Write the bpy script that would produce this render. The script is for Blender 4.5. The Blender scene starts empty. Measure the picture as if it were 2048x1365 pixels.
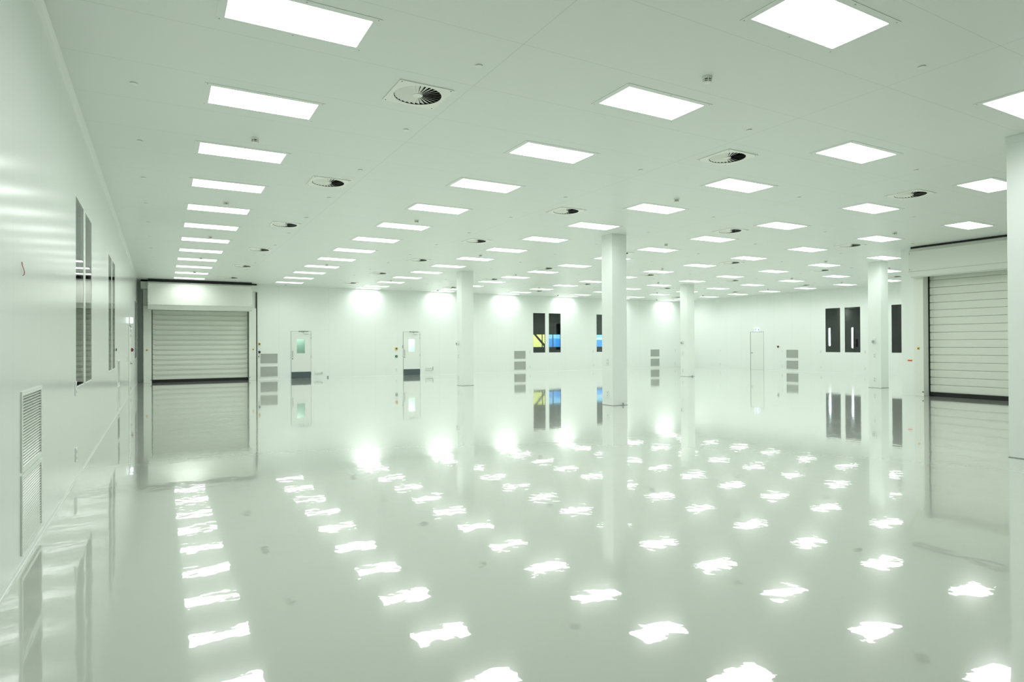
import bpy, math, random
from mathutils import Matrix, Vector
S = bpy.context.scene
COL = S.collection
PI = math.pi

# ------------------------------------------------------------------ room dimensions (metres)
H = 4.4423            # ceiling height
XL = -0.888           # left wall
YF = 31.335           # far wall
XR = 31.025           # right wall
XJ = 19.85            # nearer right-hand wall, carrying the second roller door
YJ = 10.89            # where that wall ends
YB = -8.0             # wall behind the camera
LX0, LY0, LDX, LDY = 0.497, 5.904, 4.0265, 2.1765   # ceiling light grid (left edge, far edge)

# ------------------------------------------------------------------ materials
MATS = {}
def mat(name, color, rough=0.4, metal=0.0, spec=0.5, var=0.0, coat=0.0, coat_rough=0.03):
    m = bpy.data.materials.new(name); m.use_nodes = True
    nt = m.node_tree; b = nt.nodes['Principled BSDF']
    b.inputs['Base Color'].default_value = (*color, 1)
    b.inputs['Roughness'].default_value = rough
    b.inputs['Metallic'].default_value = metal
    b.inputs['Specular IOR Level'].default_value = spec
    b.inputs['Coat Weight'].default_value = coat
    b.inputs['Coat Roughness'].default_value = coat_rough
    if var > 0:
        g = nt.nodes.new('ShaderNodeNewGeometry')
        n = nt.nodes.new('ShaderNodeTexNoise'); n.inputs['Scale'].default_value = 1.3; n.inputs['Detail'].default_value = 4
        r = nt.nodes.new('ShaderNodeMapRange')
        r.inputs['To Min'].default_value = rough - var; r.inputs['To Max'].default_value = rough + var
        nt.links.new(g.outputs['Position'], n.inputs['Vector'])
        nt.links.new(n.outputs['Fac'], r.inputs['Value'])
        nt.links.new(r.outputs['Result'], b.inputs['Roughness'])
    MATS[name] = m
    return m

def joint_mask(nt, axis, pitch, offset, half):
    """1 on thin lines repeating every `pitch` metres along a world axis"""
    g = nt.nodes.new('ShaderNodeNewGeometry'); s = nt.nodes.new('ShaderNodeSeparateXYZ')
    nt.links.new(g.outputs['Position'], s.inputs[0])
    def M(op, a, b=None):
        n = nt.nodes.new('ShaderNodeMath'); n.operation = op
        for i, v in enumerate((a, b)):
            if v is None: continue
            if isinstance(v, (int, float)): n.inputs[i].default_value = v
            else: nt.links.new(v, n.inputs[i])
        return n.outputs[0]
    v = M('DIVIDE', M('SUBTRACT', s.outputs[axis], offset), pitch)
    v = M('ABSOLUTE', M('SUBTRACT', v, M('ROUND', v)))
    return M('LESS_THAN', v, half / pitch)

def panel_mat(name, color, line, rough, joints, var=0.03, spec=0.5, wave=0.0):
    m = mat(name, color, rough, var=var, spec=spec); nt = m.node_tree; b = nt.nodes['Principled BSDF']
    acc = None
    for j in joints:
        k = joint_mask(nt, *j)
        if acc is None: acc = k
        else:
            n = nt.nodes.new('ShaderNodeMath'); n.operation = 'MAXIMUM'
            nt.links.new(acc, n.inputs[0]); nt.links.new(k, n.inputs[1]); acc = n.outputs[0]
    mx = nt.nodes.new('ShaderNodeMix'); mx.data_type = 'RGBA'
    nt.links.new(acc, mx.inputs[0])
    mx.inputs[6].default_value = (*color, 1); mx.inputs[7].default_value = (*line, 1)
    nt.links.new(mx.outputs[2], b.inputs['Base Color'])
    if wave:
        g = nt.nodes.new('ShaderNodeNewGeometry'); n = nt.nodes.new('ShaderNodeTexNoise')
        n.inputs['Scale'].default_value = 1.0; n.inputs['Detail'].default_value = 2
        bp = nt.nodes.new('ShaderNodeBump'); bp.inputs['Strength'].default_value = 1.0; bp.inputs['Distance'].default_value = wave
        nt.links.new(g.outputs['Position'], n.inputs['Vector']); nt.links.new(n.outputs['Fac'], bp.inputs['Height'])
        nt.links.new(bp.outputs['Normal'], b.inputs['Normal'])
    return m

WALLC = (0.83, 0.87, 0.845)
WLINE = (0.71, 0.76, 0.73)
M_wall_y = panel_mat('wall_panels_lengthwise', WALLC, WLINE, 0.17, [(1, 1.17, 5.45, 0.003)], spec=0.35, var=0.0)
M_wall_x = panel_mat('wall_panels_crosswise', WALLC, WLINE, 0.3, [(0, 1.17, 4.9, 0.003)], var=0.0)
M_ceil = panel_mat('ceiling_panels', (0.765, 0.80, 0.775), (0.60, 0.65, 0.62), 0.36,
                   [(0, LDX, 3.0, 0.004), (1, LDY / 2, 5.09, 0.003)])
M_pillar = mat('pillar_paint', WALLC, 0.3)
M_trim = mat('trim_white', (0.82, 0.85, 0.82), 0.3)
M_white = mat('fixture_white', (0.80, 0.83, 0.79), 0.35)
M_plate = mat('diffuser_white', (0.86, 0.87, 0.82), 0.35)
M_offw = mat('shutter_offwhite', (0.70, 0.73, 0.66), 0.4)
M_house = mat('housing_offwhite', (0.76, 0.79, 0.73), 0.32)
M_lip = mat('housing_lip', (0.60, 0.64, 0.58), 0.4)
M_black = mat('black_rubber_and_shade', (0.006, 0.007, 0.007), 0.6)
M_dark = mat('dark_metal_and_shade', (0.03, 0.035, 0.035), 0.45)
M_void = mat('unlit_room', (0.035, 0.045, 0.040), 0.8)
M_void3 = mat('dim_corridor', (0.42, 0.47, 0.44), 0.7)
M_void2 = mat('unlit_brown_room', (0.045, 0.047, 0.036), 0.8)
M_grey = mat('grey_paint', (0.34, 0.38, 0.36), 0.45)
M_kick = mat('kick_plate_grey', (0.075, 0.105, 0.11), 0.4)
M_steel = mat('steel', (0.22, 0.24, 0.23), 0.4, metal=0.4)
M_line = mat('shadow_gap_grey', (0.25, 0.28, 0.26), 0.6)
M_slat = mat('louvre_aluminium', (0.76, 0.80, 0.75), 0.16)
M_lback = mat('grille_duct', (0.06, 0.07, 0.065), 0.7)
M_yel = mat('yellow_plastic', (0.80, 0.52, 0.05), 0.4)
M_ora = mat('orange_label', (0.78, 0.17, 0.03), 0.5)
M_red = mat('red_plastic', (0.16, 0.014, 0.012), 0.4)
M_tape = mat('red_tape', (0.34, 0.09, 0.05), 0.5)
M_green = mat('green_sign', (0.0, 0.25, 0.17), 0.4)
M_dgreen = mat('green_plastic', (0.01, 0.12, 0.06), 0.4)
M_stick = mat('sticker_amber', (0.75, 0.42, 0.04), 0.45)
M_yellowp = mat('yellow_sheet', (0.93, 0.85, 0.24), 0.6)
M_bluep = mat('blue_sheet', (0.05, 0.33, 0.80), 0.6)
M_blue2 = mat('pale_blue_sheet', (0.25, 0.62, 0.90), 0.6)
M_lav = mat('bright_back_room', (0.86, 0.93, 0.88), 0.6)
M_seal = mat('floor_sealant', (0.30, 0.33, 0.31), 0.5)
M_socket = mat('socket_white', (0.80, 0.84, 0.81), 0.4)
M_outlet = mat('outlet_grey', (0.45, 0.49, 0.47), 0.5)

def emit(name, color, strength):
    m = bpy.data.materials.new(name); m.use_nodes = True
    nt = m.node_tree; nt.nodes.clear()
    o = nt.nodes.new('ShaderNodeOutputMaterial'); e = nt.nodes.new('ShaderNodeEmission')
    e.inputs['Color'].default_value = (*color, 1); e.inputs['Strength'].default_value = strength
    nt.links.new(e.outputs[0], o.inputs[0]); MATS[name] = m
    return m
LAMP = 14.4
M_lamp = emit('lamp_diffuser_lit', (0.95, 1.0, 0.957), LAMP)
def prismatic(m, strength, low, c0, c1):
    """photometric curve of a prismatic LED panel: less light at flat angles"""
    nt = m.node_tree; e = next(n for n in nt.nodes if n.type == 'EMISSION')
    g = nt.nodes.new('ShaderNodeNewGeometry'); d = nt.nodes.new('ShaderNodeVectorMath'); d.operation = 'DOT_PRODUCT'
    nt.links.new(g.outputs['Incoming'], d.inputs[0]); nt.links.new(g.outputs['Normal'], d.inputs[1])
    r = nt.nodes.new('ShaderNodeMapRange'); r.interpolation_type = 'SMOOTHSTEP'
    r.inputs['From Min'].default_value = c0; r.inputs['From Max'].default_value = c1
    r.inputs['To Min'].default_value = strength * low; r.inputs['To Max'].default_value = strength
    nt.links.new(d.outputs['Value'], r.inputs['Value']); nt.links.new(r.outputs['Result'], e.inputs['Strength'])
prismatic(M_lamp, LAMP, 0.20, 0.04, 0.66)
M_signlit = emit('sign_lens_lit', (0.85, 1.0, 1.0), 2.2)

def glass(name, tint):
    m = bpy.data.materials.new(name); m.use_nodes = True
    nt = m.node_tree; nt.nodes.clear()
    o = nt.nodes.new('ShaderNodeOutputMaterial'); mx = nt.nodes.new('ShaderNodeMixShader')
    t = nt.nodes.new('ShaderNodeBsdfTransparent'); t.inputs['Color'].default_value = (*tint, 1)
    g = nt.nodes.new('ShaderNodeBsdfGlossy'); g.inputs['Roughness'].default_value = 0.0
    f = nt.nodes.new('ShaderNodeFresnel'); f.inputs['IOR'].default_value = 1.5
    nt.links.new(f.outputs[0], mx.inputs[0]); nt.links.new(t.outputs[0], mx.inputs[1]); nt.links.new(g.outputs[0], mx.inputs[2])
    nt.links.new(mx.outputs[0], o.inputs[0]); MATS[name] = m
    return m
M_glass = glass('window_glass', (0.93, 0.96, 0.95))

def floor_mat():
    m = mat('epoxy_floor', (0.56, 0.59, 0.54), 0.105, spec=0.18); nt = m.node_tree; b = nt.nodes['Principled BSDF']
    g = nt.nodes.new('ShaderNodeNewGeometry')
    def noise(scale, detail, rough=0.5):
        n = nt.nodes.new('ShaderNodeTexNoise'); n.inputs['Scale'].default_value = scale
        n.inputs['Detail'].default_value = detail; n.inputs['Roughness'].default_value = rough
        nt.links.new(g.outputs['Position'], n.inputs['Vector']); return n.outputs['Fac']
    def bump(h, dist, prev=None):
        bp = nt.nodes.new('ShaderNodeBump'); bp.inputs['Strength'].default_value = 1.0; bp.inputs['Distance'].default_value = dist
        nt.links.new(h, bp.inputs['Height'])
        if prev: nt.links.new(prev, bp.inputs['Normal'])
        return bp.outputs['Normal']
    n1 = bump(noise(0.7, 1.0), 0.0010)
    n1 = bump(noise(2.6, 1.0), 0.0006, n1)
    n1 = bump(noise(7.0, 1.0), 0.00055, n1)
    n2 = bump(noise(24.0, 1.0), 0.00007, n1)
    b.inputs['Coat Weight'].default_value = 1.0
    b.inputs['Coat Roughness'].default_value = 0.012
    b.inputs['Coat IOR'].default_value = 1.5
    nt.links.new(n2, b.inputs['Coat Normal'])
    # very faint mottling of the resin
    mr = nt.nodes.new('ShaderNodeMix'); mr.data_type = 'RGBA'
    nt.links.new(noise(0.6, 5.0, 0.6), mr.inputs[0])
    mr.inputs[6].default_value = (0.555, 0.585, 0.530, 1); mr.inputs[7].default_value = (0.570, 0.600, 0.545, 1)
    nt.links.new(mr.outputs[2], b.inputs['Base Color'])
    return m
M_floor = floor_mat()

# ------------------------------------------------------------------ mesh building
class MB:
    def __init__(s): s.v = []; s.f = []; s.m = []; s.mats = []
    def mi(s, m):
        if m not in s.mats: s.mats.append(m)
        return s.mats.index(m)
    def face(s, pts, m):
        i = len(s.v); s.v += [tuple(p) for p in pts]; s.f.append(tuple(range(i, i + len(pts)))); s.m.append(s.mi(m))
    def box(s, x0, x1, y0, y1, z0, z1, m):
        a = [(x0, y0, z0), (x1, y0, z0), (x1, y1, z0), (x0, y1, z0), (x0, y0, z1), (x1, y0, z1), (x1, y1, z1), (x0, y1, z1)]
        i = len(s.v); s.v += a; k = s.mi(m)
        for q in ((0, 3, 2, 1), (4, 5, 6, 7), (0, 1, 5, 4), (1, 2, 6, 5), (2, 3, 7, 6), (3, 0, 4, 7)):
            s.f.append(tuple(i + j for j in q)); s.m.append(k)
        return s
    def prism(s, prof, a0, a1, m, axis='x'):
        """closed profile swept along x (profile in y,z), or along y (profile in x,z), or along z (profile x,y)"""
        def P(t, p):
            return {'x': (t, p[0], p[1]), 'y': (p[0], t, p[1]), 'z': (p[0], p[1], t)}[axis]
        n = len(prof); i = len(s.v); k = s.mi(m)
        s.v += [P(a0, p) for p in prof] + [P(a1, p) for p in prof]
        s.f.append(tuple(range(i, i + n))); s.m.append(k)
        s.f.append(tuple(range(i + 2 * n - 1, i + n - 1, -1))); s.m.append(k)
        for j in range(n):
            s.f.append((i + (j + 1) % n, i + j, i + n + j, i + n + (j + 1) % n)); s.m.append(k)
        return s
    def cyl(s, c, r, h0, h1, m, axis='z', n=20, r1=None):
        r1 = r if r1 is None else r1
        def P(a, rad, t):
            u, w = rad * math.cos(a), rad * math.sin(a)
            return {'z': (c[0] + u, c[1] + w, t), 'y': (c[0] + u, t, c[1] + w), 'x': (t, c[0] + u, c[1] + w)}[axis]
        i = len(s.v); k = s.mi(m)
        s.v += [P(2 * PI * j / n, r, h0) for j in range(n)] + [P(2 * PI * j / n, r1, h1) for j in range(n)]
        s.f.append(tuple(range(i + n - 1, i - 1, -1))); s.f.append(tuple(range(i + n, i + 2 * n))); s.m += [k, k]
        for j in range(n):
            s.f.append((i + j, i + (j + 1) % n, i + n + (j + 1) % n, i + n + j)); s.m.append(k)
        return s
    def build(s, name, parent=None, bevel=0.0, smooth=False):
        me = bpy.data.meshes.new(name); me.from_pydata(s.v, [], s.f)
        for m in s.mats: me.materials.append(m)
        me.polygons.foreach_set('material_index', s.m); me.update()
        o = bpy.data.objects.new(name, me); COL.objects.link(o)
        if bevel > 0:
            import bmesh
            bm = bmesh.new(); bm.from_mesh(me)
            bmesh.ops.remove_doubles(bm, verts=bm.verts, dist=1e-5)
            bmesh.ops.recalc_face_normals(bm, faces=bm.faces)
            bmesh.ops.bevel(bm, geom=[e for e in bm.edges if e.calc_face_angle(0) > 0.6], offset=bevel, segments=2, affect='EDGES', profile=0.5)
            bm.to_mesh(me); bm.free()
        if smooth:
            for p in me.polygons: p.use_smooth = True
        if parent: o.parent = parent
        return o

def box(name, b, m, parent=None, bevel=0.0):
    return MB().box(*b, m).build(name, parent, bevel)

def tag(o, label, cat, group=None, kind=None):
    o['label'] = label; o['category'] = cat
    if group: o['group'] = group
    if kind: o['kind'] = kind
    return o
def empty(name, loc, rz=0.0):
    o = bpy.data.objects.new(name, None); COL.objects.link(o)
    o.empty_display_size = 0.1; o.location = loc; o.rotation_euler = (0, 0, rz); return o
FAR, LEFT, RIGHT = 0.0, PI / 2, -PI / 2     # fixtures are built facing -Y and turned onto a wall
def on_wall(name, wall, a, z=0.0):
    if wall == 'far': return empty(name, (a, YF, z), FAR)
    if wall == 'left': return empty(name, (XL, a, z), LEFT)
    if wall == 'right': return empty(name, (XR, a, z), RIGHT)
    if wall == 'near': return empty(name, (XJ, a, z), RIGHT)
    raise ValueError(wall)
def kids(o): return [c for c in o.children]
def copy_tree(o, parent=None):
    c = o.copy(); COL.objects.link(c)
    c.parent = parent
    for ch in kids(o): copy_tree(ch, c)
    return c
def sheet(mb, L, Hh, t, holes, m, x0=0.0, z0=0.0):
    """slab in local x,z with thickness y 0..t and rectangular openings"""
    xs = sorted({x0, x0 + L, *[h[0] for h in holes], *[h[1] for h in holes]})
    zs = sorted({z0, z0 + Hh, *[h[2] for h in holes], *[h[3] for h in holes]})
    def solid(i, j):
        if i < 0 or j < 0 or i >= len(xs) - 1 or j >= len(zs) - 1: return False
        cx, cz = (xs[i] + xs[i + 1]) / 2, (zs[j] + zs[j + 1]) / 2
        return not any(h[0] < cx < h[1] and h[2] < cz < h[3] for h in holes)
    for i in range(len(xs) - 1):
        for j in range(len(zs) - 1):
            if not solid(i, j): continue
            a, b, c, d = xs[i], xs[i + 1], zs[j], zs[j + 1]
            mb.face([(a, 0, c), (b, 0, c), (b, 0, d), (a, 0, d)], m)
            mb.face([(b, t, c), (a, t, c), (a, t, d), (b, t, d)], m)
            if not solid(i - 1, j): mb.face([(a, t, c), (a, 0, c), (a, 0, d), (a, t, d)], m)
            if not solid(i + 1, j): mb.face([(b, 0, c), (b, t, c), (b, t, d), (b, 0, d)], m)
            if not solid(i, j - 1): mb.face([(a, t, c), (b, t, c), (b, 0, c), (a, 0, c)], m)
            if not solid(i, j + 1): mb.face([(a, 0, d), (b, 0, d), (b, t, d), (a, t, d)], m)
    return mb
def structure(o, label, cat):
    return tag(o, label, cat, kind='structure')
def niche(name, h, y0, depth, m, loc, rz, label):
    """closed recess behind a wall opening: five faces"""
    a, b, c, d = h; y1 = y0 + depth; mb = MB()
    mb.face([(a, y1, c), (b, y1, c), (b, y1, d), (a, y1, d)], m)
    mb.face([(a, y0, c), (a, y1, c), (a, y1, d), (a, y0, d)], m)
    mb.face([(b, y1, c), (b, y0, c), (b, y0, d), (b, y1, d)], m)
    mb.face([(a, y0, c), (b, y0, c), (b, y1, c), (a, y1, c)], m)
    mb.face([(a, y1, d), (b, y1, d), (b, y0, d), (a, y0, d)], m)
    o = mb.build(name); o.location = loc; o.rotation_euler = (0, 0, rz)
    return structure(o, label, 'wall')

ORD = ['nearest', 'second', 'third', 'fourth', 'fifth', 'sixth', 'seventh', 'eighth', 'ninth', 'tenth', 'eleventh',
       'twelfth', 'thirteenth', 'fourteenth', 'fifteenth', 'sixteenth', 'seventeenth']
def nth(i, ref): return ('nearest ' + ref) if i == 0 else (ORD[i] + ' from ' + ref)

# ------------------------------------------------------------------ openings
T = 0.06
WZ0, WZ1 = 1.10, 3.43
far_win = [(19.03, 19.86), (20.12, 20.96), (23.64, 24.47), (24.73, 25.57)]
right_win = [(20.96, 20.13), (19.88, 19.05), (17.49, 16.65), (16.40, 15.56)]       # Y, far end first
left_win = [(9.10, 9.99), (10.20, 11.08), (14.50, 15.38), (15.60, 16.48), (28.75, 29.63), (29.85, 30.73)]
far_gr = [4.06, 17.73, 28.02]; GW = 0.78
gr_z = [(0.74, 1.22), (0.11, 0.61)]
left_gr = [(5.72, 6.55), (17.30, 18.12)]
left_gr_z = [(0.70, 1.25), (0.10, 0.64)]
door1_pane = (5.71, 6.09, 1.21, 1.89)
door2_pane = (11.355, 11.715, 1.24, 1.89)
FD = (-0.345, 3.555, 0.0, 3.30)        # far roller door opening
ND = (0.735, 4.60, 0.0, 3.62)          # right roller door opening, local to the nearer right-hand wall

# ------------------------------------------------------------------ shell
o = MB().box(XL - 3, XR + 4, YB - 0.3, YF + 3.2, -0.1, 0.0, M_floor).build('floor')
structure(o, 'glossy pale grey-green epoxy floor reflecting the ceiling lights', 'floor')

diff_x = [2.55, 7.55, 12.55, 17.55, 22.58, 27.58]
diff_y = [2.34 + 4.36 * k for k in range(7)]
diffs = [(x, y) for x in diff_x for y in diff_y if not (x > XJ and y < YJ + 0.4)]
DH = 0.285
mb = MB()
sheet(mb, (XR + 0.4) - (XL - 0.4), (YF + 0.4) - (YB - 0.4), 0.05,
      [(x - DH, x + DH, y - DH, y + DH) for x, y in diffs], M_ceil, x0=XL - 0.4, z0=YB - 0.4)
# local (x, y=thickness, z=length) -> lie flat, facing down
mb.v = [(x, z, H + y) for x, y, z in mb.v]
o = mb.build('ceiling'); structure(o, 'pale panelled ceiling with thin joints, lights and air diffusers', 'ceiling')

# far wall
mb = MB(); holes = [(a, b, WZ0, WZ1) for a, b in far_win] + [(x, x + GW, c, d) for x in far_gr for c, d in gr_z] + [door1_pane, door2_pane, FD, (-0.880, -0.66, 0.0, H - 0.002)]
sheet(mb, XR + 0.2 - (XL - 0.2), H, T, holes, M_wall_x, x0=XL - 0.2)
o = mb.build('wall_far'); o.location = (0, YF, 0); structure(o, 'white panelled wall at the far end of the hall', 'wall')
# left wall: local x = Y
mb = MB(); holes = [(a, b, WZ0, WZ1) for a, b in left_win] + [(a, b, c, d) for a, b in left_gr for c, d in left_gr_z]
sheet(mb, YF + 0.2 - (YB - 0.2), H, T, holes, M_wall_y, x0=YB - 0.2)
o = mb.build('wall_left'); o.location = (XL, 0, 0); o.rotation_euler.z = LEFT; structure(o, 'glossy white panelled wall along the left side', 'wall')
# right wall: local x = -Y
mb = MB(); holes = [(-a, -b, WZ0, WZ1) for a, b in right_win] + [(-23.37, -22.60, c, d) for c, d in gr_z]
sheet(mb, (YF + 0.2) - (YJ - 0.15), H, T, holes, M_wall_y, x0=-(YF + 0.2))
o = mb.build('wall_right'); o.location = (XR, 0, 0); o.rotation_euler.z = RIGHT; structure(o, 'white panelled right wall with windows beyond the pillars', 'wall')
# nearer right-hand wall: local x = YJ - Y
mb = MB(); sheet(mb, YJ - (YB - 0.2), H, 0.30, [ND], M_wall_y)
o = mb.build('wall_near_right'); o.location = (XJ, YJ, 0); o.rotation_euler.z = RIGHT; structure(o, 'white wall around the roller door on the right', 'wall')
o = MB().box(XJ + 0.30, XR + 0.2, YJ - 0.15, YJ, 0, H, M_wall_x).build('return_wall'); structure(o, 'white wall set back behind the right roller door', 'wall')
o = MB().box(XL - 0.2, XJ + 0.5, YB - T, YB, 0, H, M_wall_x).build('wall_back'); structure(o, 'white wall behind the camera', 'wall')

# coved trims on the left wall
def cove(r, up):
    n = 6; pts = [(0, 0)]
    for i in range(n + 1):
        a = PI / 2 * i / n
        pts.append((-(r - r * math.sin(a)), up * (r - r * math.cos(a))))
    return pts
mb = MB(); mb.prism([(0, H), (-0.055, H), (-0.040, H - 0.008), (-0.020, H - 0.022), (-0.009, H - 0.040), (0, H - 0.055)], YB, YF, M_trim)
o = mb.build('trim_1'); o.location = (XL - 0.0, 0, 0); o.rotation_euler.z = LEFT; structure(o, 'coved white trim where the left wall meets the ceiling', 'trim')
mb = MB(); mb.prism([(0, 0.001), (-0.012, 0.001), (-0.011, 0.003), (-0.005, 0.008), (-0.003, 0.016), (-0.002, 0.030), (0, 0.030)], YB, YF - 0.02, M_wall_y)
o = mb.build('baseboard_left'); o.location = (XL, 0, 0); o.rotation_euler.z = LEFT; structure(o, 'low coved skirting along the foot of the left wall', 'baseboard')
mb = MB(); mb.prism([(0, 0.001), (-0.006, 0.001), (-0.004, 0.006), (-0.002, 0.016), (0, 0.016)], 3.96, XR, M_trim)
o = mb.build('baseboard_far'); o.location = (0, YF, 0); structure(o, 'low white skirting along the foot of the far wall', 'baseboard')
mb = MB(); mb.prism([(0, 0.001), (-0.006, 0.001), (-0.004, 0.006), (-0.002, 0.016), (0, 0.016)], -YF, -YJ, M_trim)
o = mb.build('baseboard_right'); o.location = (XR, 0, 0); o.rotation_euler.z = RIGHT; structure(o, 'low white skirting along the foot of the right wall', 'baseboard')

# ------------------------------------------------------------------ windows
wn = [0]
def window(wall, a, w, label, frame_m, fw=0.012, rec=0.012):
    wn[0] += 1
    t = on_wall('window_%d' % wn[0], wall, a); structure(t, label, 'window')
    mb = MB(); sheet(mb, w, WZ1 - WZ0, 0.03, [(fw, w - fw, WZ0 + fw, WZ1 - fw)], frame_m, 0, WZ0)
    mb.v = [(x, y + rec, z) for x, y, z in mb.v]
    mb.build('window_frame', t)
    box('pane', (fw, w - fw, rec + 0.002, rec + 0.008, WZ0 + fw, WZ1 - fw), M_glass, t)
    return t
far_lab = ['tall far-wall window with the yellow strip behind it', 'tall far-wall window with blue behind it, beside the yellow one',
           'tall far-wall window with blue behind it, half hidden by the central pillar', 'tall far-wall window hidden behind the central pillar']
for (a, b), l in zip(far_win, far_lab): window('far', a, b - a, l, M_dark)
right_lab = ['tall dark right-wall window with the wider bright slit behind', 'tall dark right-wall window with the thinner bright slit behind',
             'tall dark right-wall window between a pillar and the roller door wall', 'tall right-wall window hidden by the roller door wall']
for (a, b), l in zip(right_win, right_lab): window('right', a, a - b, l, M_dark)
left_lab = ['left-wall window nearest the camera, reflecting the roller door', 'left-wall window second from the camera, reflecting the roller door',
            'left-wall window third from the camera, left of its pair', 'left-wall window fourth from the camera, right of its pair',
            'left-wall window second from the far roller door, seen edge-on', 'left-wall window closest to the far roller door, seen edge-on']
for (a, b), l in zip(left_win, left_lab): window('left', a, b - a, l, M_white, 0.015, 0.0005)

# rooms beyond the glass
mb = MB()   # corridor beyond the far wall, with a strip opening to daylight
YC = 33.5
sheet(mb, 14.5, H + 0.2, 0.1, [(20.05, 22.62, 1.41, 2.205), (24.6, 27.2, 1.41, 2.205)], M_void, x0=16.9, z0=-0.1)
mb.v = [(x, y + YC, z) for x, y, z in mb.v]
mb.box(16.9, 17.0, YF + T, YC, 0, H, M_void).box(31.3, 31.4, YF + T, YC, 0, H, M_void)
mb.box(16.9, 31.4, YF + T, YC + 0.1, H, H + 0.1, M_void).box(17.0, 31.3, YF + T, YC, 0.0, 0.01, M_void)
o = mb.build('far_corridor_wall'); structure(o, 'dark wall of the corridor beyond the far windows', 'wall')
mb = MB()   # room beyond the right wall, with two narrow openings
XC = 33.5
def rroom(mb):
    sheet(mb, 14.0, H + 0.2, 0.1, [(-22.47, -22.335, 1.43, 2.44), (-21.10, -20.985, 1.30, 2.44)], M_void, x0=-26.0, z0=-0.1)
    mb.v = [(y + XC, -x, z) for x, y, z in mb.v]
rroom(mb)
mb.box(XR + T, XC, 25.9, 26.0, 0, H, M_void).box(XR + T, XC, 18.35, 18.45, 0, H, M_void2).box(XR + T, XC, 12.0, 12.1, 0, H, M_void)
mb.box(XR + T, XC + 0.1, 12.0, 26.0, H, H + 0.1, M_void2).box(XR + T, XC, 12.1, 25.9, 0.0, 0.01, M_void2)
mb.box(XC - 0.06, XC, 12.1, 18.35, 0.01, 2.5, M_dark)
o = mb.build('right_room_wall'); structure(o, 'dark wall of the room beyond the right windows', 'wall')
mb = MB()
mb.box(-2.5, -2.4, 4.4, YF + T, 0, H, M_void3).box(-2.4, XL - T, 4.4, 4.5, 0, H, M_void3).box(-2.4, XL - T, YF + 0.0, YF + T, 0, H, M_void3)
mb.box(-2.5, XL - T, 4.4, YF + T, H, H + 0.1, M_void).box(-2.4, XL - T, 4.5, YF, 0.0, 0.01, M_void3)
o = mb.build('left_corridor_wall'); structure(o, 'dark corridor wall beyond the left windows', 'wall')
# strip-window members and the coloured things standing in daylight outside
t = empty('strip_window_frame', (20.05, YC, 1.41)); tag(t, 'dark strip window frame with a diagonal brace behind the far windows', 'frame')
box('sill', (-0.02, 2.6, 0.02, 0.08, -0.03, 0.01), M_dark, t)
for x in (0.955, 1.76): box('mullion', (x, x + 0.05, 0.03, 0.07, 0, 0.795), M_dark, t)
mb = MB(); mb.prism([(0.37, 0.795), (0.53, 0.795), (1.25, 0.10), (1.25, -0.02), (1.17, -0.02)], 0.03, 0.07, M_dark, axis='y')
mb.build('diagonal_brace', t)
t = empty('yellow_hoarding', (19.6, 34.6, 0)); tag(t, 'yellow panel standing outside, seen through the left far window', 'panel')
box('sheet', (0, 2.42, 0, 0.05, 0.3, 3.2), M_yellowp, t); box('footing', (0, 2.42, -0.1, 0.25, 0.0, 0.3), M_dark, t)
t = empty('blue_hoarding', (22.06, 34.6, 0)); tag(t, 'blue panelled container outside, seen through the right far window of the pair', 'panel')
box('sheet', (0, 2.6, 0, 0.05, 0.3, 1.98), M_bluep, t); box('upper_sheet', (0, 2.6, 0, 0.05, 1.981, 3.2), M_blue2, t)
box('footing', (0, 2.6, -0.1, 0.25, 0.0, 0.3), M_dark, t)
t = empty('blue_tarpaulin', (25.2, 34.6, 0)); tag(t, 'bright blue sheeting outside, seen beside the central pillar', 'panel')
mb = MB(); mb.box(0, 2.4, 0, 0.05, 0.3, 1.88, M_bluep); mb.build('sheet', t)
mb = MB(); mb.prism([(0, 1.88), (2.4, 1.88), (2.4, 2.12), (0, 1.95)], 0, 0.05, M_white, axis='y'); mb.build('white_fold', t)
mb = MB(); mb.prism([(0, 1.95), (2.4, 2.12), (2.4, 3.2), (0, 3.2)], 0, 0.05, M_blue2, axis='y'); mb.build('upper_sheet', t)
box('footing', (0, 2.4, -0.1, 0.25, 0.0, 0.3), M_dark, t)
t = empty('duct_box', (21.74, 32.9, 2.25)); tag(t, 'dark box hanging in the corridor behind the right far window', 'box')
box('casing', (0, 0.34, 0, 0.3, 0, 0.66), M_black, t); box('hanger', (0.12, 0.22, 0.1, 0.2, 0.66, H - 2.25), M_black, t)

# ------------------------------------------------------------------ pillars
def pillar(x, y, w, d, label, cap=False):
    t = empty('pillar', (x, y, 0)); tag(t, label, 'pillar', 'square white pillars')
    box('shaft', (0, w, 0, d, 0.0, H - 0.001), M_pillar, t, 0.004)
    mb = MB(); sheet(mb, w + 0.012, d + 0.012, 0.010, [(0.006, w + 0.006, 0.006, d + 0.006)], M_seal)
    mb.v = [(a - 0.006, c - 0.006, 0.0005 + b) for a, b, c in mb.v]; mb.build('base_seal', t)
    if cap:
        mb = MB(); sheet(mb, w + 0.02, d + 0.02, 0.105, [(0.01, w + 0.01, 0.01, d + 0.01)], M_pillar)
        mb.v = [(a - 0.01, c - 0.01, H - 0.001 - b) for a, b, c in mb.v]; mb.build('collar', t)
    return t
pillar(10.135, 12.76, 0.475, 0.44, 'tall square white pillar at the centre of the hall, largest fully seen')
pillar(10.13, 21.98, 0.50, 0.47, 'square white pillar left of the centre, in front of the far wall')
pillar(21.98, 21.98, 0.46, 0.47, 'square white pillar near the far right corner, left of exit door')
pillar(21.95, 12.74, 0.45, 0.45, 'square white pillar between the right windows, left of the roller door')
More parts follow.
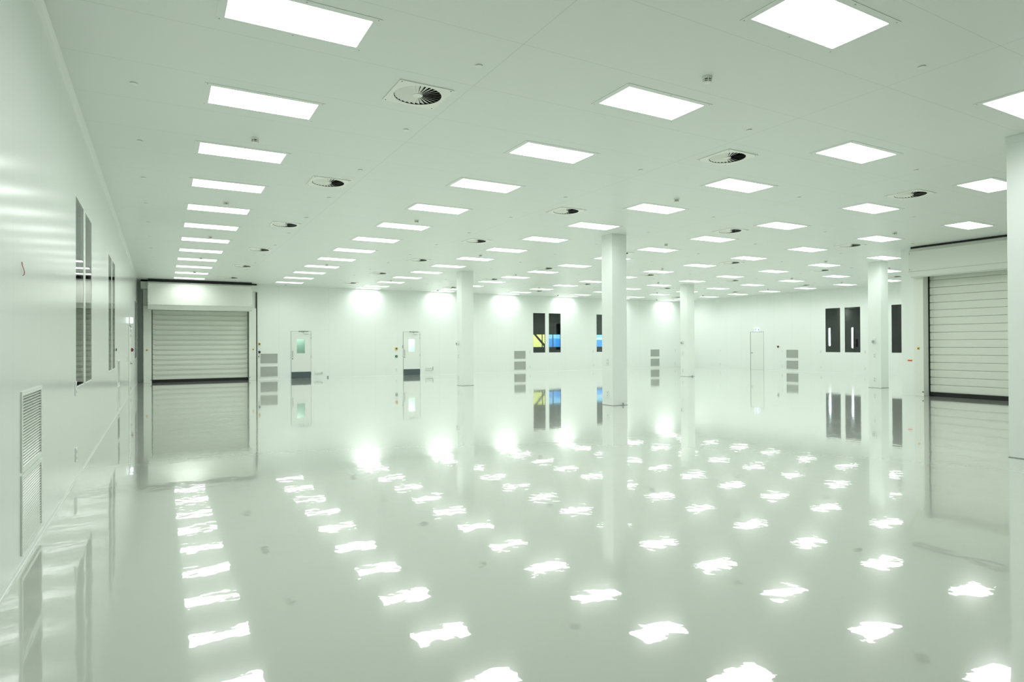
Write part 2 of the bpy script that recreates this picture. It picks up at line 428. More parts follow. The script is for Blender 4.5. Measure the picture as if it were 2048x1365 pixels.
pillar(10.24, 3.55, 0.48, 0.64, 'large square white pillar cut off by the right picture edge', cap=True)

# ------------------------------------------------------------------ roller doors
def slats(x0, x1, y, z0, z1, pitch, depth, double, m):
    """interlocking slat curtain, one mesh"""
    mb = MB(); n = int(math.ceil((z1 - z0) / pitch)); prof = []
    for i in range(n):
        a = z0 + i * pitch; b = min(a + pitch, z1)
        if double: prof += [(y, a), (y - 0.003, a + 0.02), (y - 0.003, b - 0.066), (y + depth, b - 0.060), (y + depth, b - 0.052), (y - 0.001, b - 0.046), (y - 0.001, b - 0.012), (y + depth, b - 0.008), (y + depth, b)]
        else: prof += [(y, a), (y - 0.004, a + 0.03), (y - 0.004, b - 0.03), (y, b - 0.012), (y + depth, b - 0.010), (y + depth, b)]
    k = mb.mi(m)
    for (ya, za), (yb, zb) in zip(prof, prof[1:]):
        if abs(za - zb) < 1e-6 and abs(ya - yb) < 1e-6: continue
        mb.face([(x0, ya, za), (x1, ya, za), (x1, yb, zb), (x0, yb, zb)], m)
    mb.face([(x1, y + 0.05, z0), (x0, y + 0.05, z0), (x0, y + 0.05, z1), (x1, y + 0.05, z1)], m)
    mb.face([(x0, y, z0), (x0, y + 0.05, z0), (x1, y + 0.05, z0), (x1, y, z0)], m)
    return mb
def roller_door(root, x0, x1, z1, cw, cy, hx0, hx1, hz, hy, curtain_y, double, gap):
    """hz = (lip bottom, face bottom, face top, top), hy = depth of the housing in front of the wall"""
    cur = slats(x0 + 0.03, x1 - 0.03, curtain_y, 0.125, z1, 0.2215, 0.03, double, M_offw).build('curtain', root)
    for a in (x0 + 0.03, x1 - 0.03 - 0.09):
        mb = MB()
        n = int((z1 - 0.16) / 0.2215) + 1
        for i in range(n):
            z = 0.13 + i * 0.2215; mb.box(a, a + 0.09, curtain_y - 0.016, curtain_y - 0.004, z, min(z + 0.195, z1), M_offw)
        mb.build('wind_lock', cur)
    s = box('bottom_seal', (x0 + 0.03, x1 - 0.03, curtain_y - 0.03, curtain_y + 0.04, 0.001, 0.125), M_black, root)
    for side, (a, b) in enumerate(((x0 - gap - cw, x0 - gap), (x1 + gap, x1 + gap + cw))):
        c = box('side_column', (a, b, -cy, -0.001, 0.0, hz[1] - 0.02), M_house, root, 0.006)
        q = (a + 0.12, -cy) if side == 0 else (b - 0.13, -cy)
        st = box('warning_sticker', (q[0] - 0.036, q[0] + 0.036, q[1] - 0.003, q[1] - 0.0006, 1.385, 1.457), M_stick, c)
        mb = MB(); mb.prism([(q[0] - 0.024, 1.398), (q[0] + 0.024, 1.398), (q[0], 1.442)], q[1] - 0.0045, q[1] - 0.0031, M_dark, axis='y'); mb.build('warning_triangle', c)
        ph = MB().cyl((b - 0.02 if side == 0 else a + 0.03, 0.13), 0.018, -cy - 0.012, -cy - 0.0006, M_dark, 'y', 12).build('photocell', c)
        g = box('edge_gap_shade', ((x0 - gap, x0 + 0.028) if side == 0 else (x1 - 0.028, x1 + gap)) + (curtain_y - 0.05, curtain_y + 0.03, 0.001, z1), M_black, root)  # black strip painted in for the dark gap between column and curtain
    b0, b1, b2, b3 = hz
    prof = [(-0.002, b0 + 0.02), (-hy + 0.12, b0 + 0.0), (-hy + 0.07, b0), (-hy, b0 + 0.10 if b1 - b0 > 0.11 else b1), (-hy, b2), (-hy + 0.10, b3), (-0.002, b3)]
    mb = MB(); k = 0
    prof = [(-0.002, b0), (-hy + 0.10, b0), (-hy, b1), (-hy, b2), (-hy + 0.10, b3), (-0.002, b3)]
    hb = MB().prism(prof, hx0, hx1, M_house).build('housing', root, 0.004)
    box('lower_flange', (hx0 + 0.004, hx1 - 0.004, -hy - 0.006, -hy - 0.0005, b1 - 0.004, b1 + 0.022), M_lip, hb)
    box('lip_rail', (hx0 + 0.02, hx1 - 0.02, -hy + 0.095, -hy + 0.13, b0 - 0.03, b0 - 0.001), M_lip, hb)
    for xx in (hx0 + 0.03, hx1 - 0.03):
        for zz in (b1 + 0.07, b2 - 0.05): MB().cyl((xx, zz), 0.012, -hy - 0.004, -hy - 0.0005, M_dark, 'y', 8).build('bolt_head', hb)
    box('top_gap_shade', (hx0 + 0.01, hx1 - 0.01, -hy + 0.105, -0.01, b3 + 0.001, H - 0.002), M_black, root)  # black filler paints the shadow in the gap between housing and ceiling
    return hb
t = empty('roller_shutter', (0, YF, 0)); tag(t, 'white roller shutter door at the far left end of the hall', 'roller shutter', 'roller shutter doors')
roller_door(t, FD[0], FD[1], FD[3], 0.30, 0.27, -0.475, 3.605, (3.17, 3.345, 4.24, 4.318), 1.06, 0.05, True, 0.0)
bx = box('bracket_box', (-0.745, -0.49, -0.42, -0.002, 4.06, 4.36), M_house, t, 0.006)
bx = box('bracket_box', (3.65, 3.915, -0.42, -0.002, 4.08, 4.37), M_house, t, 0.006)
box('slot_shade', (3.868, 3.925, -0.06, -0.002, 0.0, 4.08), M_dark, t)  # dark strip stands in for the shaded slot beside the column
box('cable_channel', (3.925, 3.965, -0.10, -0.002, 0.0, 4.08), M_house, t)
for a, b in ((-0.74, -0.49), (3.65, 3.87)): box('top_gap_shade', (a, b, -0.38, -0.01, 4.371, H - 0.002), M_black, t)
t = empty('roller_shutter', (XJ, YJ, 0), RIGHT); tag(t, 'white roller shutter door in the wall on the right side', 'roller shutter', 'roller shutter doors')
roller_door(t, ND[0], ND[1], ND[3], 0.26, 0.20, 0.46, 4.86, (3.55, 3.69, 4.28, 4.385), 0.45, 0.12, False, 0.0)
niche('recess_wall', FD, T, 0.15, M_void, (0, YF, 0), FAR, 'added dark box blocking outside light behind the far roller door')  # unseen box added as a light block behind the shutter
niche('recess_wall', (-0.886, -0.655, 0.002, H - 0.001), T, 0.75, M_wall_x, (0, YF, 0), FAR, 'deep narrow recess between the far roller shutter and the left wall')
niche('recess_wall', ND, 0.30, 0.15, M_void, (XJ, YJ, 0), RIGHT, 'added dark box blocking outside light behind the right roller door')  # same added light block for the right shutter

# ------------------------------------------------------------------ grilles
def grille(wall, a, w, z0, z1, label, group):
    t = on_wall('wall_grille', wall, a, z0); tag(t, label, 'grille', group)
    h = z1 - z0; f = 0.03
    mb = MB(); sheet(mb, w + 0.04, h + 0.04, 0.012, [(f, w + 0.04 - f, f - 0.02, h + 0.02 - f)], M_white, -0.02 + 0.0, -0.02)
    mb = MB(); sheet(mb, w + 0.04, h + 0.04, 0.010, [(0.012, w - 0.012, 0.012, h - 0.012)], M_white, -0.02, -0.02)
    mb.v = [(x, y - 0.011, z) for x, y, z in mb.v]; mb.build('frame', t)
    mb = MB(); n = int(round((h - 0.03) / 0.0215)); p = (h - 0.024) / n
    for i in range(n):
        z = 0.012 + i * p
        mb.prism([(-0.007, z + 0.001), (-0.007, z + 0.0035), (0.014, z + 0.0035 + p * 0.66), (0.015, z + 0.001 + p * 0.66)], 0.012, w - 0.012, M_slat)
    mb.build('louvre_slats', t)
    mb = MB()
    mb.face([(0, 0.10, 0), (w, 0.10, 0), (w, 0.10, h), (0, 0.10, h)], M_lback)
    for q in (((0, 0.02, 0), (0, 0.10, 0), (0, 0.10, h), (0, 0.02, h)), ((w, 0.10, 0), (w, 0.02, 0), (w, 0.02, h), (w, 0.10, h)),
              ((0, 0.02, 0), (w, 0.02, 0), (w, 0.10, 0), (0, 0.10, 0)), ((0, 0.10, h), (w, 0.10, h), (w, 0.02, h), (0, 0.02, h))): mb.face(q, M_lback)
    mb.build('duct_back', t)
    return t
wh = ['beside the far roller door', 'left of the far windows', 'in the far right corner']
for x, l in zip(far_gr, wh):
    for (c, d), u in zip(gr_z, ('upper', 'lower')):
        grille('far', x, GW, c, d, u + ' grey louvred grille in the far wall, ' + l, 'far wall grilles')
for (c, d), u in zip(gr_z, ('upper', 'lower')):
    grille('right', 23.37, 0.77, c, d, u + ' grey louvred grille in the right wall beside the exit door', 'right wall grilles')
for (a, b), l in zip(left_gr, ('nearest the camera', 'beyond the windows')):
    for (c, d), u in zip(left_gr_z, ('upper', 'lower')):
        grille('left', a, b - a, c, d, u + ' white louvred grille in the left wall, ' + l, 'left wall grilles')

# ------------------------------------------------------------------ hinged doors
def door(n, wall, a, w, h, label, pane=None, kick=True, pull=True, handle_side=0, closer=True, lines=1.0):
    t = on_wall('door_%d' % n, wall, a); structure(t, label, 'door')
    mb = MB(); holes = []
    if pane: holes = [pane]
    sheet(mb, w, h - 0.008, 0.008, holes, M_white, 0, 0.006); mb.v = [(x, y - 0.010, z) for x, y, z in mb.v]
    leaf = mb.build('leaf', t)
    mb = MB(); e = 0.012 * lines
    mb.box(-e * 1.6, -0.002, -0.006, -0.001, 0.002, h + e, M_line).box(w + 0.002, w + 0.002 + e * 0.7 / lines ** 2, -0.006, -0.001, 0.002, h + e, M_line).box(-e * 1.6, w + e * 0.7, -0.006, -0.001, h, h + e * 0.8, M_line)
    mb.build('door_frame', t)
    if kick: box('kick_plate', (0.004, w - 0.004, -0.016, -0.0105, 0.006, 0.318), M_kick, t)
    if pane: box('vision_pane', (pane[0], pane[1], -0.008, -0.004, pane[2], pane[3]), M_glass, t)
    if pull:
        x = 0.06
        g = MB().cyl((x, -0.045), 0.011, 1.03, 1.34, M_steel, 'z', 10).build('pull_handle', t)
        mb = MB()
        for z in (1.06, 1.31): mb.cyl((x, z), 0.009, -0.045, -0.0105, M_steel, 'y', 8)
        mb.build('handle_mount', g)
        MB().cyl((x, 0.955), 0.024, -0.024, -0.0105, M_dark, 'y', 14).build('lock', t)
    else:
        x = 0.06 if handle_side == 0 else w - 0.06
        g = MB().cyl((x, 1.02), 0.024, -0.020, -0.0105, M_steel, 'y', 14).build('rose', t)
        d = 1 if handle_side == 0 else -1
        mb = MB().cyl((x, 1.02), 0.010, -0.055, -0.020, M_dark, 'y', 10)
        mb.box(min(x, x + d * 0.12), max(x, x + d * 0.12), -0.062, -0.046, 1.01, 1.03, M_dark); mb.build('lever', g)
    for z in (0.20, 1.05, 1.95, 2.12):
        if closer: MB().cyl((w + 0.006, -0.012), 0.010, z - 0.05, z + 0.05, M_steel, 'z', 8).build('hinge', t)
    if closer:
        c = box('door_closer', (w * 0.60, w * 0.88, -0.060, -0.0105, h - 0.105, h - 0.055), M_white, t, 0.004)
        box('closer_rail', (w * 0.36, w * 0.88, -0.030, -0.0105, h - 0.012, h + 0.018), M_steel, c)
        mb = MB(); mb.prism([(w * 0.60, h - 0.06), (w * 0.63, h - 0.06), (w * 0.63, h - 0.012), (w * 0.60, h - 0.012)], -0.045, -0.030, M_steel, axis='y'); mb.build('closer_arm', c)
    return t
door(1, 'far', 5.455, 0.915, 2.27, 'white far-wall door with grey glass pane and grey kick plate', (0.255, 0.635, 1.21, 1.89))
door(2, 'far', 11.075, 0.915, 2.275, 'white far-wall door with bright lit pane and grey kick plate', (0.28, 0.64, 1.24, 1.89))
door(3, 'right', 25.815, 0.915, 2.255, 'plain white exit door in the right wall under the sign', None, False, False, 0, False, 2.0)
door(4, 'left', 23.35, 0.95, 2.255, 'plain white door in the left wall under the glowing emergency light', None, False, False, 1, True)
niche('recess_wall', (5.45, 6.35, 0.95, 2.30), T, 0.7, mat('grey_back_room', (0.50, 0.60, 0.55), 0.7), (0, YF, 0), FAR, 'grey space behind the first door pane')
niche('recess_wall', (11.10, 12.00, 0.95, 2.30), T, 0.7, M_lav, (0, YF, 0), FAR, 'bright space behind the second door pane')
ld = bpy.data.lights.new('unseen_pane_lamp', 'POINT'); ld.energy = 7.0; ld.shadow_soft_size = 0.08; ld.color = (0.92, 1.0, 0.94)
lo = bpy.data.objects.new('unseen_pane_lamp', ld); COL.objects.link(lo); lo.location = (11.535, YF + 0.40, 2.15)
ld2 = ld.copy(); ld2.energy = 9.0; lo2 = bpy.data.objects.new('unseen_pane_lamp', ld2); COL.objects.link(lo2); lo2.location = (5.90, YF + 0.40, 2.15)  # unseen lamp added to brighten the grey pane of the first door

# ------------------------------------------------------------------ exit signs
def exit_sign(wall, a, z, label, plain=False):
    t = on_wall('emergency_light' if plain else 'exit_sign', wall, a, z); tag(t, label, 'emergency light' if plain else 'exit sign')
    w, h = 0.42, 0.19
    box('mount_body' if plain else 'body', (0, w, -0.03, -0.001, 0, h), M_white, t, 0.004)
    prof = []
    for i in range(9):
        q = PI * i / 8; prof.append((w / 2 - (w / 2) * math.cos(q), -0.031 - 0.075 * math.sin(q)))
    MB().prism(prof, 0.004, h - 0.004, M_signlit, axis='z').build('lens', t)
    if plain:
        box('centre_band', (w / 2 - 0.02, w / 2 + 0.02, -0.110, -0.107, 0.02, h - 0.02), M_grey, t)
        return t
    # green pictogram band following the curved lens
    def P(s, zz, off=0.0015):
        q = PI * s; r = 0.075 + off
        return (w / 2 - (w / 2 + off) * math.cos(q), -0.031 - r * math.sin(q), zz)
    mb = MB()
    def strip(s0, s1, z0, z1, m, off):
        n = max(2, int((s1 - s0) * 24))
        for i in range(n):
            u, v = s0 + (s1 - s0) * i / n, s0 + (s1 - s0) * (i + 1) / n
            mb.face([P(u, z0, off), P(v, z0, off), P(v, z1, off), P(u, z1, off)], m)
    strip(0.10, 0.30, 0.02, h - 0.02, M_green, 0.0015); strip(0.40, 0.66, 0.02, h - 0.02, M_green, 0.0015); strip(0.78, 0.90, 0.02, h - 0.02, M_green, 0.0015)
    mb.build('green_panel', t)
    def poly(name, *polys):
        mb = MB()
        for pts in polys: mb.face([P(u, v, 0.003) for u, v in pts], M_signlit)
        mb.build(name, t)
    poly('doorway', [(0.57, 0.035), (0.63, 0.035), (0.63, 0.150), (0.57, 0.150)])
    poly('running_figure', [(0.493, 0.118), (0.513, 0.118), (0.516, 0.150), (0.494, 0.150)],
         [(0.470, 0.085), (0.515, 0.075), (0.525, 0.120), (0.480, 0.120)],
         [(0.515, 0.105), (0.545, 0.085), (0.552, 0.095), (0.520, 0.120)], [(0.440, 0.095), (0.475, 0.108), (0.485, 0.120), (0.436, 0.106)],
         [(0.490, 0.080), (0.515, 0.075), (0.540, 0.045), (0.528, 0.036)],
         [(0.468, 0.088), (0.490, 0.080), (0.465, 0.050), (0.425, 0.042), (0.425, 0.054), (0.455, 0.062)])
    poly('arrow', [(0.14, 0.085), (0.225, 0.085), (0.225, 0.105), (0.14, 0.105)], [(0.22, 0.060), (0.275, 0.095), (0.22, 0.130)])
    return t
exit_sign('right', 25.585, 2.29, 'lit green and white running-figure exit sign above right wall door')
exit_sign('left', 23.5, 2.34, 'glowing white emergency light above the left wall door', True)

# ------------------------------------------------------------------ small wall fixtures
def socket(x, y, z, rz, label, group, s=1.0):
    t = empty('power_socket', (x, y, z), rz); tag(t, label, 'socket', group)
    box('plate', (-0.042 * s, 0.042 * s, -0.014, -0.001, -0.085 * s, 0.085 * s), M_socket, t, 0.003)
    for dz in (-0.040 * s, 0.034 * s): MB().cyl((0, dz), 0.017 * s, -0.0165, -0.0142, M_outlet, 'y', 12).build('outlet', t)
    return t
G1 = 'twin wall sockets'
for x, nm in ((18.8, 'left of the far windows'), (23.38, 'left of the third far window'), (30.19, 'at the far right corner')):
    socket(x, YF, 1.14, FAR, 'small white socket at waist height on the far wall, ' + nm, G1)
    socket(x, YF, 0.28, FAR, 'small white socket near the floor on the far wall, ' + nm, G1)
socket(10.69, YF, 0.30, FAR, 'small white socket near the floor left of the lit-pane door', G1)
for y, nm in ((28.2, 'near the far corner'), (23.65, 'beside the grilles'), (21.24, 'left of the dark windows'), (18.82, 'right of the dark windows')):
    socket(XR, y, 1.13, RIGHT, 'small white socket at waist height on the right wall, ' + nm, G1)
    socket(XR, y, 0.28, RIGHT, 'small white socket near the floor on the right wall, ' + nm, G1)
for px, py, nm in ((10.13, 22.285, 'pillar left of the centre'), (10.135, 12.965, 'central pillar'), (21.98, 22.3, 'pillar by the far right corner'), (21.95, 12.965, 'pillar between the right windows')):
    socket(px, py, 1.14, RIGHT, 'white socket at waist height on the ' + nm, G1)
    socket(px, py, 0.30, RIGHT, 'white socket near the floor on the ' + nm, G1)
    if nm != 'central pillar':
        t = empty('industrial_socket', (px, py, 1.66), RIGHT); tag(t, 'angled white industrial socket with dark mouth on the ' + nm, 'socket', 'industrial sockets')
        box('back_box', (-0.05, 0.05, -0.05, -0.001, -0.03, 0.09), M_socket, t, 0.008)
        mb = MB().cyl((0, -0.055), 0.036, -0.10, -0.035, M_socket, 'z', 16, r1=0.045); mb.build('angled_spout', t, smooth=False)
        MB().cyl((0, -0.055), 0.03, -0.104, -0.1005, M_dark, 'z', 14).build('dark_mouth', t)
        box('hinged_lid', (-0.045, 0.045, -0.100, -0.088, -0.075, 0.015), M_grey, t, 0.004)
socket(XL, 9.02, 1.10, LEFT, 'white socket beside the near left-wall window, at waist height', G1)
socket(XL, 9.04, 0.31, LEFT, 'white socket low on the left wall below the near window', G1)
socket(XL, 21.5, 1.22, LEFT, 'small white socket on the left wall before the door', G1)
socket(XL, 24.9, 1.05, LEFT, 'small white socket on the left wall beyond the door', G1)
t = empty('push_button', (XL, 16.72, 1.52), LEFT); tag(t, 'small dark round button on left wall after the second window pair', 'button')
MB().cyl((0, 0), 0.03, -0.02, -0.002, M_dark, 'y', 14).build('dome', t); MB().cyl((0, 0), 0.035, -0.002, 0.0, M_white, 'y', 14).build('mounting_ring', t)

def call_point(x, y, z, rz, label, body, knob, cat='call point', s=0.105, knob_r=0.03, square=True, nm='call_point'):
    t = empty(nm, (x, y, z), rz); tag(t, label, cat)
    if square: box('housing', (-s / 2, s / 2, -0.05, -0.001, -s / 2, s / 2), body, t, 0.006)
    else: MB().cyl((0, 0), s / 2, -0.05, -0.001, body, 'y', 20).build('housing', t)
    box('mounting_plate', (-s * 0.4, s * 0.4, -0.001, 0.0, -s * 0.4, s * 0.4), M_white, t)
    MB().cyl((0, 0), knob_r, -0.068, -0.0505, knob, 'y', 16).build('button', t)
    return t
call_point(XL, 25.22, 1.47, LEFT, 'small dark red fire call point on the left wall beyond the door', M_red, M_dark, s=0.12)
call_point(XR, 23.9, 1.39, RIGHT, 'small dark red fire call point right of the exit door', M_red, M_dark, s=0.10)
call_point(4.02, YF, 1.67, FAR, 'yellow box with dark button on the far wall beside roller door', M_yel, M_dark, 'button box')
call_point(4.02, YF, 1.29, FAR, 'round black button on the far wall beside the roller door', M_black, M_dark, 'button box', s=0.115, square=False, nm='round_button')
call_point(3.985, YF, 1.08, FAR, 'tiny reddish button at the edge of the far roller door', M_red, M_dark, 'button box', s=0.05, knob_r=0.015, nm='round_button')
call_point(10.69, YF, 1.40, FAR, 'yellow button box left of the lit-pane door', M_yel, M_dark, 'button box', s=0.13, knob_r=0.036)
call_point(10.69, YF, 1.00, FAR, 'dark green button box with pale centre below the yellow one', M_dgreen, M_white, 'button box', s=0.115, knob_r=0.016)
box_o = empty('card_reader', (11.035, YF, 1.50)); tag(box_o, 'slim grey card reader at the left edge of the lit-pane door', 'reader')
box('casing', (-0.02, 0.02, -0.025, -0.002, -0.08, 0.08), M_grey, box_o, 0.004); box('mounting_plate', (-0.018, 0.018, -0.002, 0.0, -0.078, 0.078), M_dark, box_o)

t = empty('wall_box', (6.56, YF, 0.21)); tag(t, 'low grey box on the far wall right of the grey-pane door', 'wall box')
box('body', (0, 0.35, -0.05, -0.001, 0, 0.10), M_slat, t, 0.006); box('end_cap', (0.315, 0.345, -0.055, -0.0505, 0.01, 0.09), M_grey, t); box('clip', (0.24, 0.30, -0.03, -0.002, -0.02, -0.001), M_white, t)
t = empty('wall_box', (12.30, YF, 0.24)); tag(t, 'low white box on the far wall right of the lit-pane door', 'wall box')
box('body', (0, 0.43, -0.06, -0.001, 0, 0.19), M_white, t, 0.008); box('end_cap', (0.385, 0.42, -0.066, -0.0605, 0.0, 0.19), M_grey, t); box('groove', (0.01, 0.38, -0.0625, -0.0605, 0.075, 0.09), M_grey, t)
t = empty('door_stop', (7.17, YF - 0.06, 0.0)); tag(t, 'small dark door stop on the floor by the far wall', 'door stop')
MB().cyl((0, 0), 0.022, 0.0, 0.05, M_steel, 'z', 12).build('post', t); MB().cyl((0, 0), 0.028, 0.05, 0.07, M_dark, 'z', 12).build('rubber_cap', t)
for (x, y), nm in (((10.43, 12.70), 'central pillar'), ((22.25, 21.92), 'pillar by the far right corner')):
    t = empty('floor_bracket', (x, y, 0)); tag(t, 'tiny dark floor bracket at the foot of the ' + nm, 'bracket')
    box('foot', (-0.028, 0.028, -0.02, 0.03, 0.0, 0.010), M_seal, t); box('upright', (-0.02, 0.02, 0.0, 0.02, 0.010, 0.07), M_grey, t)

# label plate on the wall by the right roller door, scrap of tape on the left wall
t = empty('orange_label', (XJ, 10.64, 1.05), RIGHT); tag(t, 'orange label on the wall beside the right roller door', 'label')
box('mounting_plate', (-0.075, 0.065, -0.006, -0.001, -0.022, 0.022), M_ora, t, 0.002); box('print_line', (-0.055, 0.045, -0.0072, -0.0061, -0.004, 0.004), M_tape, t)
t = empty('red_tape_scrap', (XL, 5.76, 2.12), LEFT); tag(t, 'scrap of red tape peeling off the left wall near the camera', 'tape')
mb = MB()
pts = [(0.000, -0.002, 0.000), (-0.002, -0.012, 0.012), (-0.010, -0.014, 0.032), (-0.018, -0.010, 0.052), (-0.022, -0.004, 0.075), (-0.022, -0.002, 0.10)]
for (a, b, c), (d, e, f) in zip(pts, pts[1:]):
    mb.face([(a - 0.006, b, c), (a + 0.007, b - 0.003, c), (d + 0.007, e - 0.003, f), (d - 0.006, e, f)], M_tape)
    mb.face([(a - 0.006, b - 0.001, c), (d - 0.006, e - 0.001, f), (d + 0.007, e - 0.004, f), (a + 0.007, b - 0.004, c)], M_tape)
mb.build('strip', t)

# ------------------------------------------------------------------ ceiling lights
LW_, LD_ = 1.14, 0.54
def make_light():
    t = empty('ceiling_light', (0, 0, H))
    mb = MB(); e = 0.07
    sheet(mb, LW_ + 2 * e, LD_ + 2 * e, 0.004, [(0, LW_, 0, LD_)], M_ceil, -e, -e)
    mb.v = [(x - LW_ / 2, z - LD_ / 2, -0.0045 + y) for x, y, z in mb.v]
    for sx in (-1, 0, 1):
        for sy in (-1, 1): mb.cyl((sx * (LW_ / 2 + 0.04), sy * (LD_ / 2 + 0.045)), 0.007, -0.0065, -0.0046, M_grey, 'z', 8)
    mb.build('frame', t)
    mb = MB(); mb.face([(-LW_ / 2, -LD_ / 2, -0.003), (-LW_ / 2, LD_ / 2, -0.003), (LW_ / 2, LD_ / 2, -0.003), (LW_ / 2, -LD_ / 2, -0.003)], M_lamp)
    mb.build('lamp_diffuser', t)
    return t
rows = []
for c in range(8):
    x = LX0 + c * LDX + LW_ / 2 - 0.01
    ys = [LY0 + r * LDY - LD_ / 2 for r in range(-2 if c in (1, 2) else -1, 12)]
    if 2 <= c: ys.append(30.92)
    if x > XJ - 0.3: ys = [y for y in ys if y > YJ + 0.6]
    rows.append((x, sorted(ys, reverse=True)))
proto = make_light(); first = True
for c, (x, ys) in enumerate(rows):
    where = 'row nearest the left wall' if c == 0 else ('row nearest the right wall' if c == 7 else ORD[c] + ' row from the left wall')
    for i, y in enumerate(ys):
        o = proto if first else copy_tree(proto); first = False
        o.location = (x, y, H)
        tag(o, 'lit ceiling panel ' + nth(i, 'the far wall') + ', ' + where, 'ceiling light', 'ceiling light panels in rows')

# ------------------------------------------------------------------ swirl diffusers
def make_diffuser():
    t = empty('air_diffuser', (0, 0, H))
    R0, R1, P = 0.052, 0.268, 0.315
    mb = MB(); n = 64; k = mb.mi(M_plate)
    # square face plate with a round opening
    inner = [(R1 * math.cos(2 * PI * i / n + PI / 4), R1 * math.sin(2 * PI * i / n + PI / 4)) for i in range(n)]
    outer = []
    for i in range(n):
        a = 2 * PI * i / n + PI / 4; cx, cy = math.cos(a), math.sin(a); s = P / max(abs(cx), abs(cy)); outer.append((cx * s, cy * s))
    zb, zt = -0.010, -0.001
    for i in range(n):
        j = (i + 1) % n
        mb.face([(*inner[i], zb), (*inner[j], zb), (*outer[j], zb), (*outer[i], zb)][::-1], M_plate)
        mb.face([(*outer[i], zb), (*outer[j], zb), (*outer[j], zt), (*outer[i], zt)][::-1], M_plate)
        mb.face([(*inner[j], zb), (*inner[i], zb), (*inner[i], 0.05), (*inner[j], 0.05)][::-1], M_black)  # inner rim blackened: shade inside the opening put into its colour
    for sx, sy in ((-1, -1), (-1, 1), (1, -1), (1, 1)): mb.cyl((sx * 0.285, sy * 0.285), 0.008, zb - 0.002, zb - 0.0002, M_dark, 'z', 8)
    mb.build('face_plate', t)
    mb = MB(); N = 28; d = 2 * PI / N
    for i in range(N):
        a0 = i * d; a1 = a0 + d * 0.93
        prev = None
        for q in range(5):
            r = R0 + (R1 - 0.006 - R0) * q / 4; wdt = r * d
            lo_ = (r * math.cos(a0), r * math.sin(a0), zb + 0.001); hi = (r * math.cos(a1), r * math.sin(a1), zb + 0.001 + wdt * 0.34)
            if prev: mb.face([prev[0], lo_, hi, prev[1]], M_plate)
            prev = (lo_, hi)
    mb.build('swirl_vanes', t)
    MB().cyl((0, 0), R0 + 0.004, zb - 0.002, zb + 0.02, M_plate, 'z', 24).build('hub', t)
    mb = MB(); z0, z1 = 0.052, 0.26; q = 0.30
    mb.face([(-q, -q, z1), (-q, q, z1), (q, q, z1), (q, -q, z1)], M_black)
    for a, b in (((-q, -q), (q, -q)), ((q, -q), (q, q)), ((q, q), (-q, q)), ((-q, q), (-q, -q))):
        mb.face([(*a, 0.0505), (*b, 0.0505), (*b, z1), (*a, z1)], M_black)
    for a, b, c, e in ((-DH + .001, -0.27, -DH + .001, DH - .001), (0.27, DH - .001, -DH + .001, DH - .001)): mb.box(a, b, c, e, 0.002, 0.0495, M_black)
    mb.build('plenum_box', t)
    return t
proto = make_diffuser(); first = True
for c, x in enumerate(diff_x):
    ys = sorted([y for xx, y in diffs if xx == x], reverse=True)
    where = 'diffuser row nearest the left wall' if c == 0 else ('diffuser row nearest the right wall' if c == 5 else ORD[c] + ' diffuser row from the left')
    for i, y in enumerate(ys):
        o = proto if first else copy_tree(proto); first = False
        o.location = (x, y, H)
        tag(o, 'round swirl air diffuser ' + nth(i, 'the far wall') + ', ' + where, 'air diffuser', 'swirl air diffusers')

# ------------------------------------------------------------------ smoke detectors
def make_detector():
    t = empty('smoke_detector', (0, 0, H))
    mb = MB().cyl((0, 0), 0.052, -0.022, -0.001, M_plate, 'z', 24, r1=0.056); mb.build('base', t)
    mb = MB().cyl((0, 0), 0.036, -0.062, -0.052, M_plate, 'z', 24, r1=0.044)
    mb.cyl((0, 0), 0.046, -0.042, -0.036, M_plate, 'z', 24)
    for i in range(6):
        a = i * PI / 3; mb.cyl((0.043 * math.cos(a), 0.043 * math.sin(a)), 0.006, -0.053, -0.022, M_plate, 'z', 6)
    mb.build('head', t)
    MB().cyl((0, 0), 0.034, -0.0515, -0.0222, M_black, 'z', 18).build('sensing_chamber', t)
    return t
det = {0: (1.13, [9.18, 13.52, 17.95, 22.38, 26.77]), 1: (5.09, [4.78, 13.47, 22.30, 30.6]), 2: (8.84, [9.11, 17.75, 26.58]),
       3: (12.58, [4.8, 13.39, 22.05, 30.25]), 4: (16.5, [9.2, 17.77, 26.58]), 5: (20.1, [13.55, 21.93, 30.31]),
       6: (24.05, [13.62, 17.83, 26.31]), 7: (27.8, [17.94, 22.02, 26.55, 30.47])}
proto = make_detector(); first = True
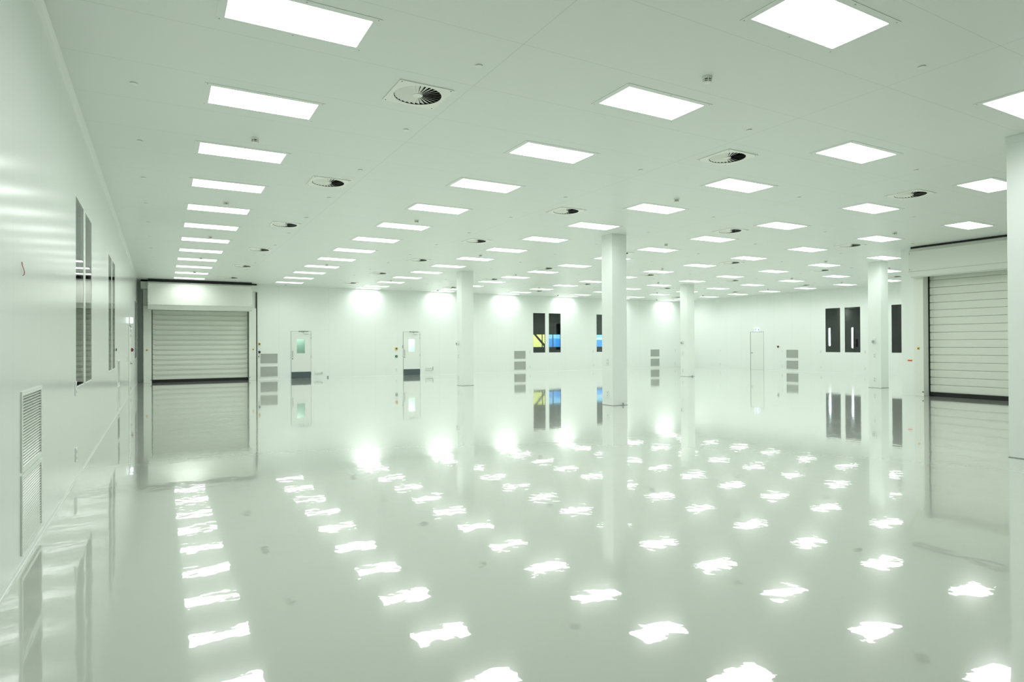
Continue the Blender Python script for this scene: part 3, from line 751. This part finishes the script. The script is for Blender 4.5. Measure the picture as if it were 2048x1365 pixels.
for c, (x, ys) in det.items():
    where = 'row nearest the left wall' if c == 0 else ('row nearest the right wall' if c == 7 else ORD[c] + ' row from the left wall')
    for i, y in enumerate(sorted(ys, reverse=True)):
        o = proto if first else copy_tree(proto); first = False
        o.location = (x, y, H)
        tag(o, 'small smoke detector ' + nth(i, 'the far wall') + ', by the ' + where, 'smoke detector', 'ceiling smoke detectors')

# ------------------------------------------------------------------ flat round ceiling caps
capme = None; capn = 0
for c in range(9):
    x = -0.25 if c == 0 else 2.83 + (c - 1) * 4.012
    ys = [5.70 + 2.168 * k for k in range(-2, 12)]
    if x > XJ - 0.2: ys = [y for y in ys if y > YJ + 0.5]
    if x > XR - 0.2: continue
    where = 'line nearest the left wall' if c == 0 else ORD[c] + ' line from the left wall'
    for i, y in enumerate(sorted(ys, reverse=True)):
        if capme is None:
            o = MB().cyl((0, 0), 0.041, -0.010, -0.001, M_white, 'z', 24, r1=0.036).build('concealed_sprinkler'); capme = o.data
        else:
            o = bpy.data.objects.new('concealed_sprinkler', capme); COL.objects.link(o)
        o.location = (x, y, H)
        tag(o, 'small flat round sprinkler cover ' + nth(i, 'the far wall') + ', ' + where, 'sprinkler', 'round sprinkler caps')

# ------------------------------------------------------------------ daylight outside the windows
w = bpy.data.worlds.new('World'); S.world = w; w.use_nodes = True
bg = w.node_tree.nodes['Background']; bg.inputs['Color'].default_value = (0.80, 0.93, 1.0, 1); bg.inputs['Strength'].default_value = 24.0

# ------------------------------------------------------------------ camera
cd = bpy.data.cameras.new('Camera'); cam = bpy.data.objects.new('Camera', cd); COL.objects.link(cam)
cd.sensor_fit = 'HORIZONTAL'; cd.sensor_width = 36.0; cd.lens = 21.9812; cd.clip_start = 0.05; cd.clip_end = 200
R = Matrix(((0.87186196, 0.00158729, -0.48974912), (-0.48972861, -0.00688377, -0.87184775), (-0.0047552, 0.99997505, -0.00522436)))
cam.matrix_world = Matrix.Translation((0, 0, 1.6)) @ R.to_4x4()
S.camera = cam

S.view_settings.view_transform = 'Standard'; S.view_settings.look = 'None'
S.view_settings.exposure = 0.0; S.view_settings.gamma = 1.0; S.view_settings.use_curve_mapping = False
S.cycles.max_bounces = 14; S.cycles.diffuse_bounces = 8; S.cycles.glossy_bounces = 6; S.cycles.transparent_max_bounces = 12
S.cycles.sample_clamp_indirect = 8.0
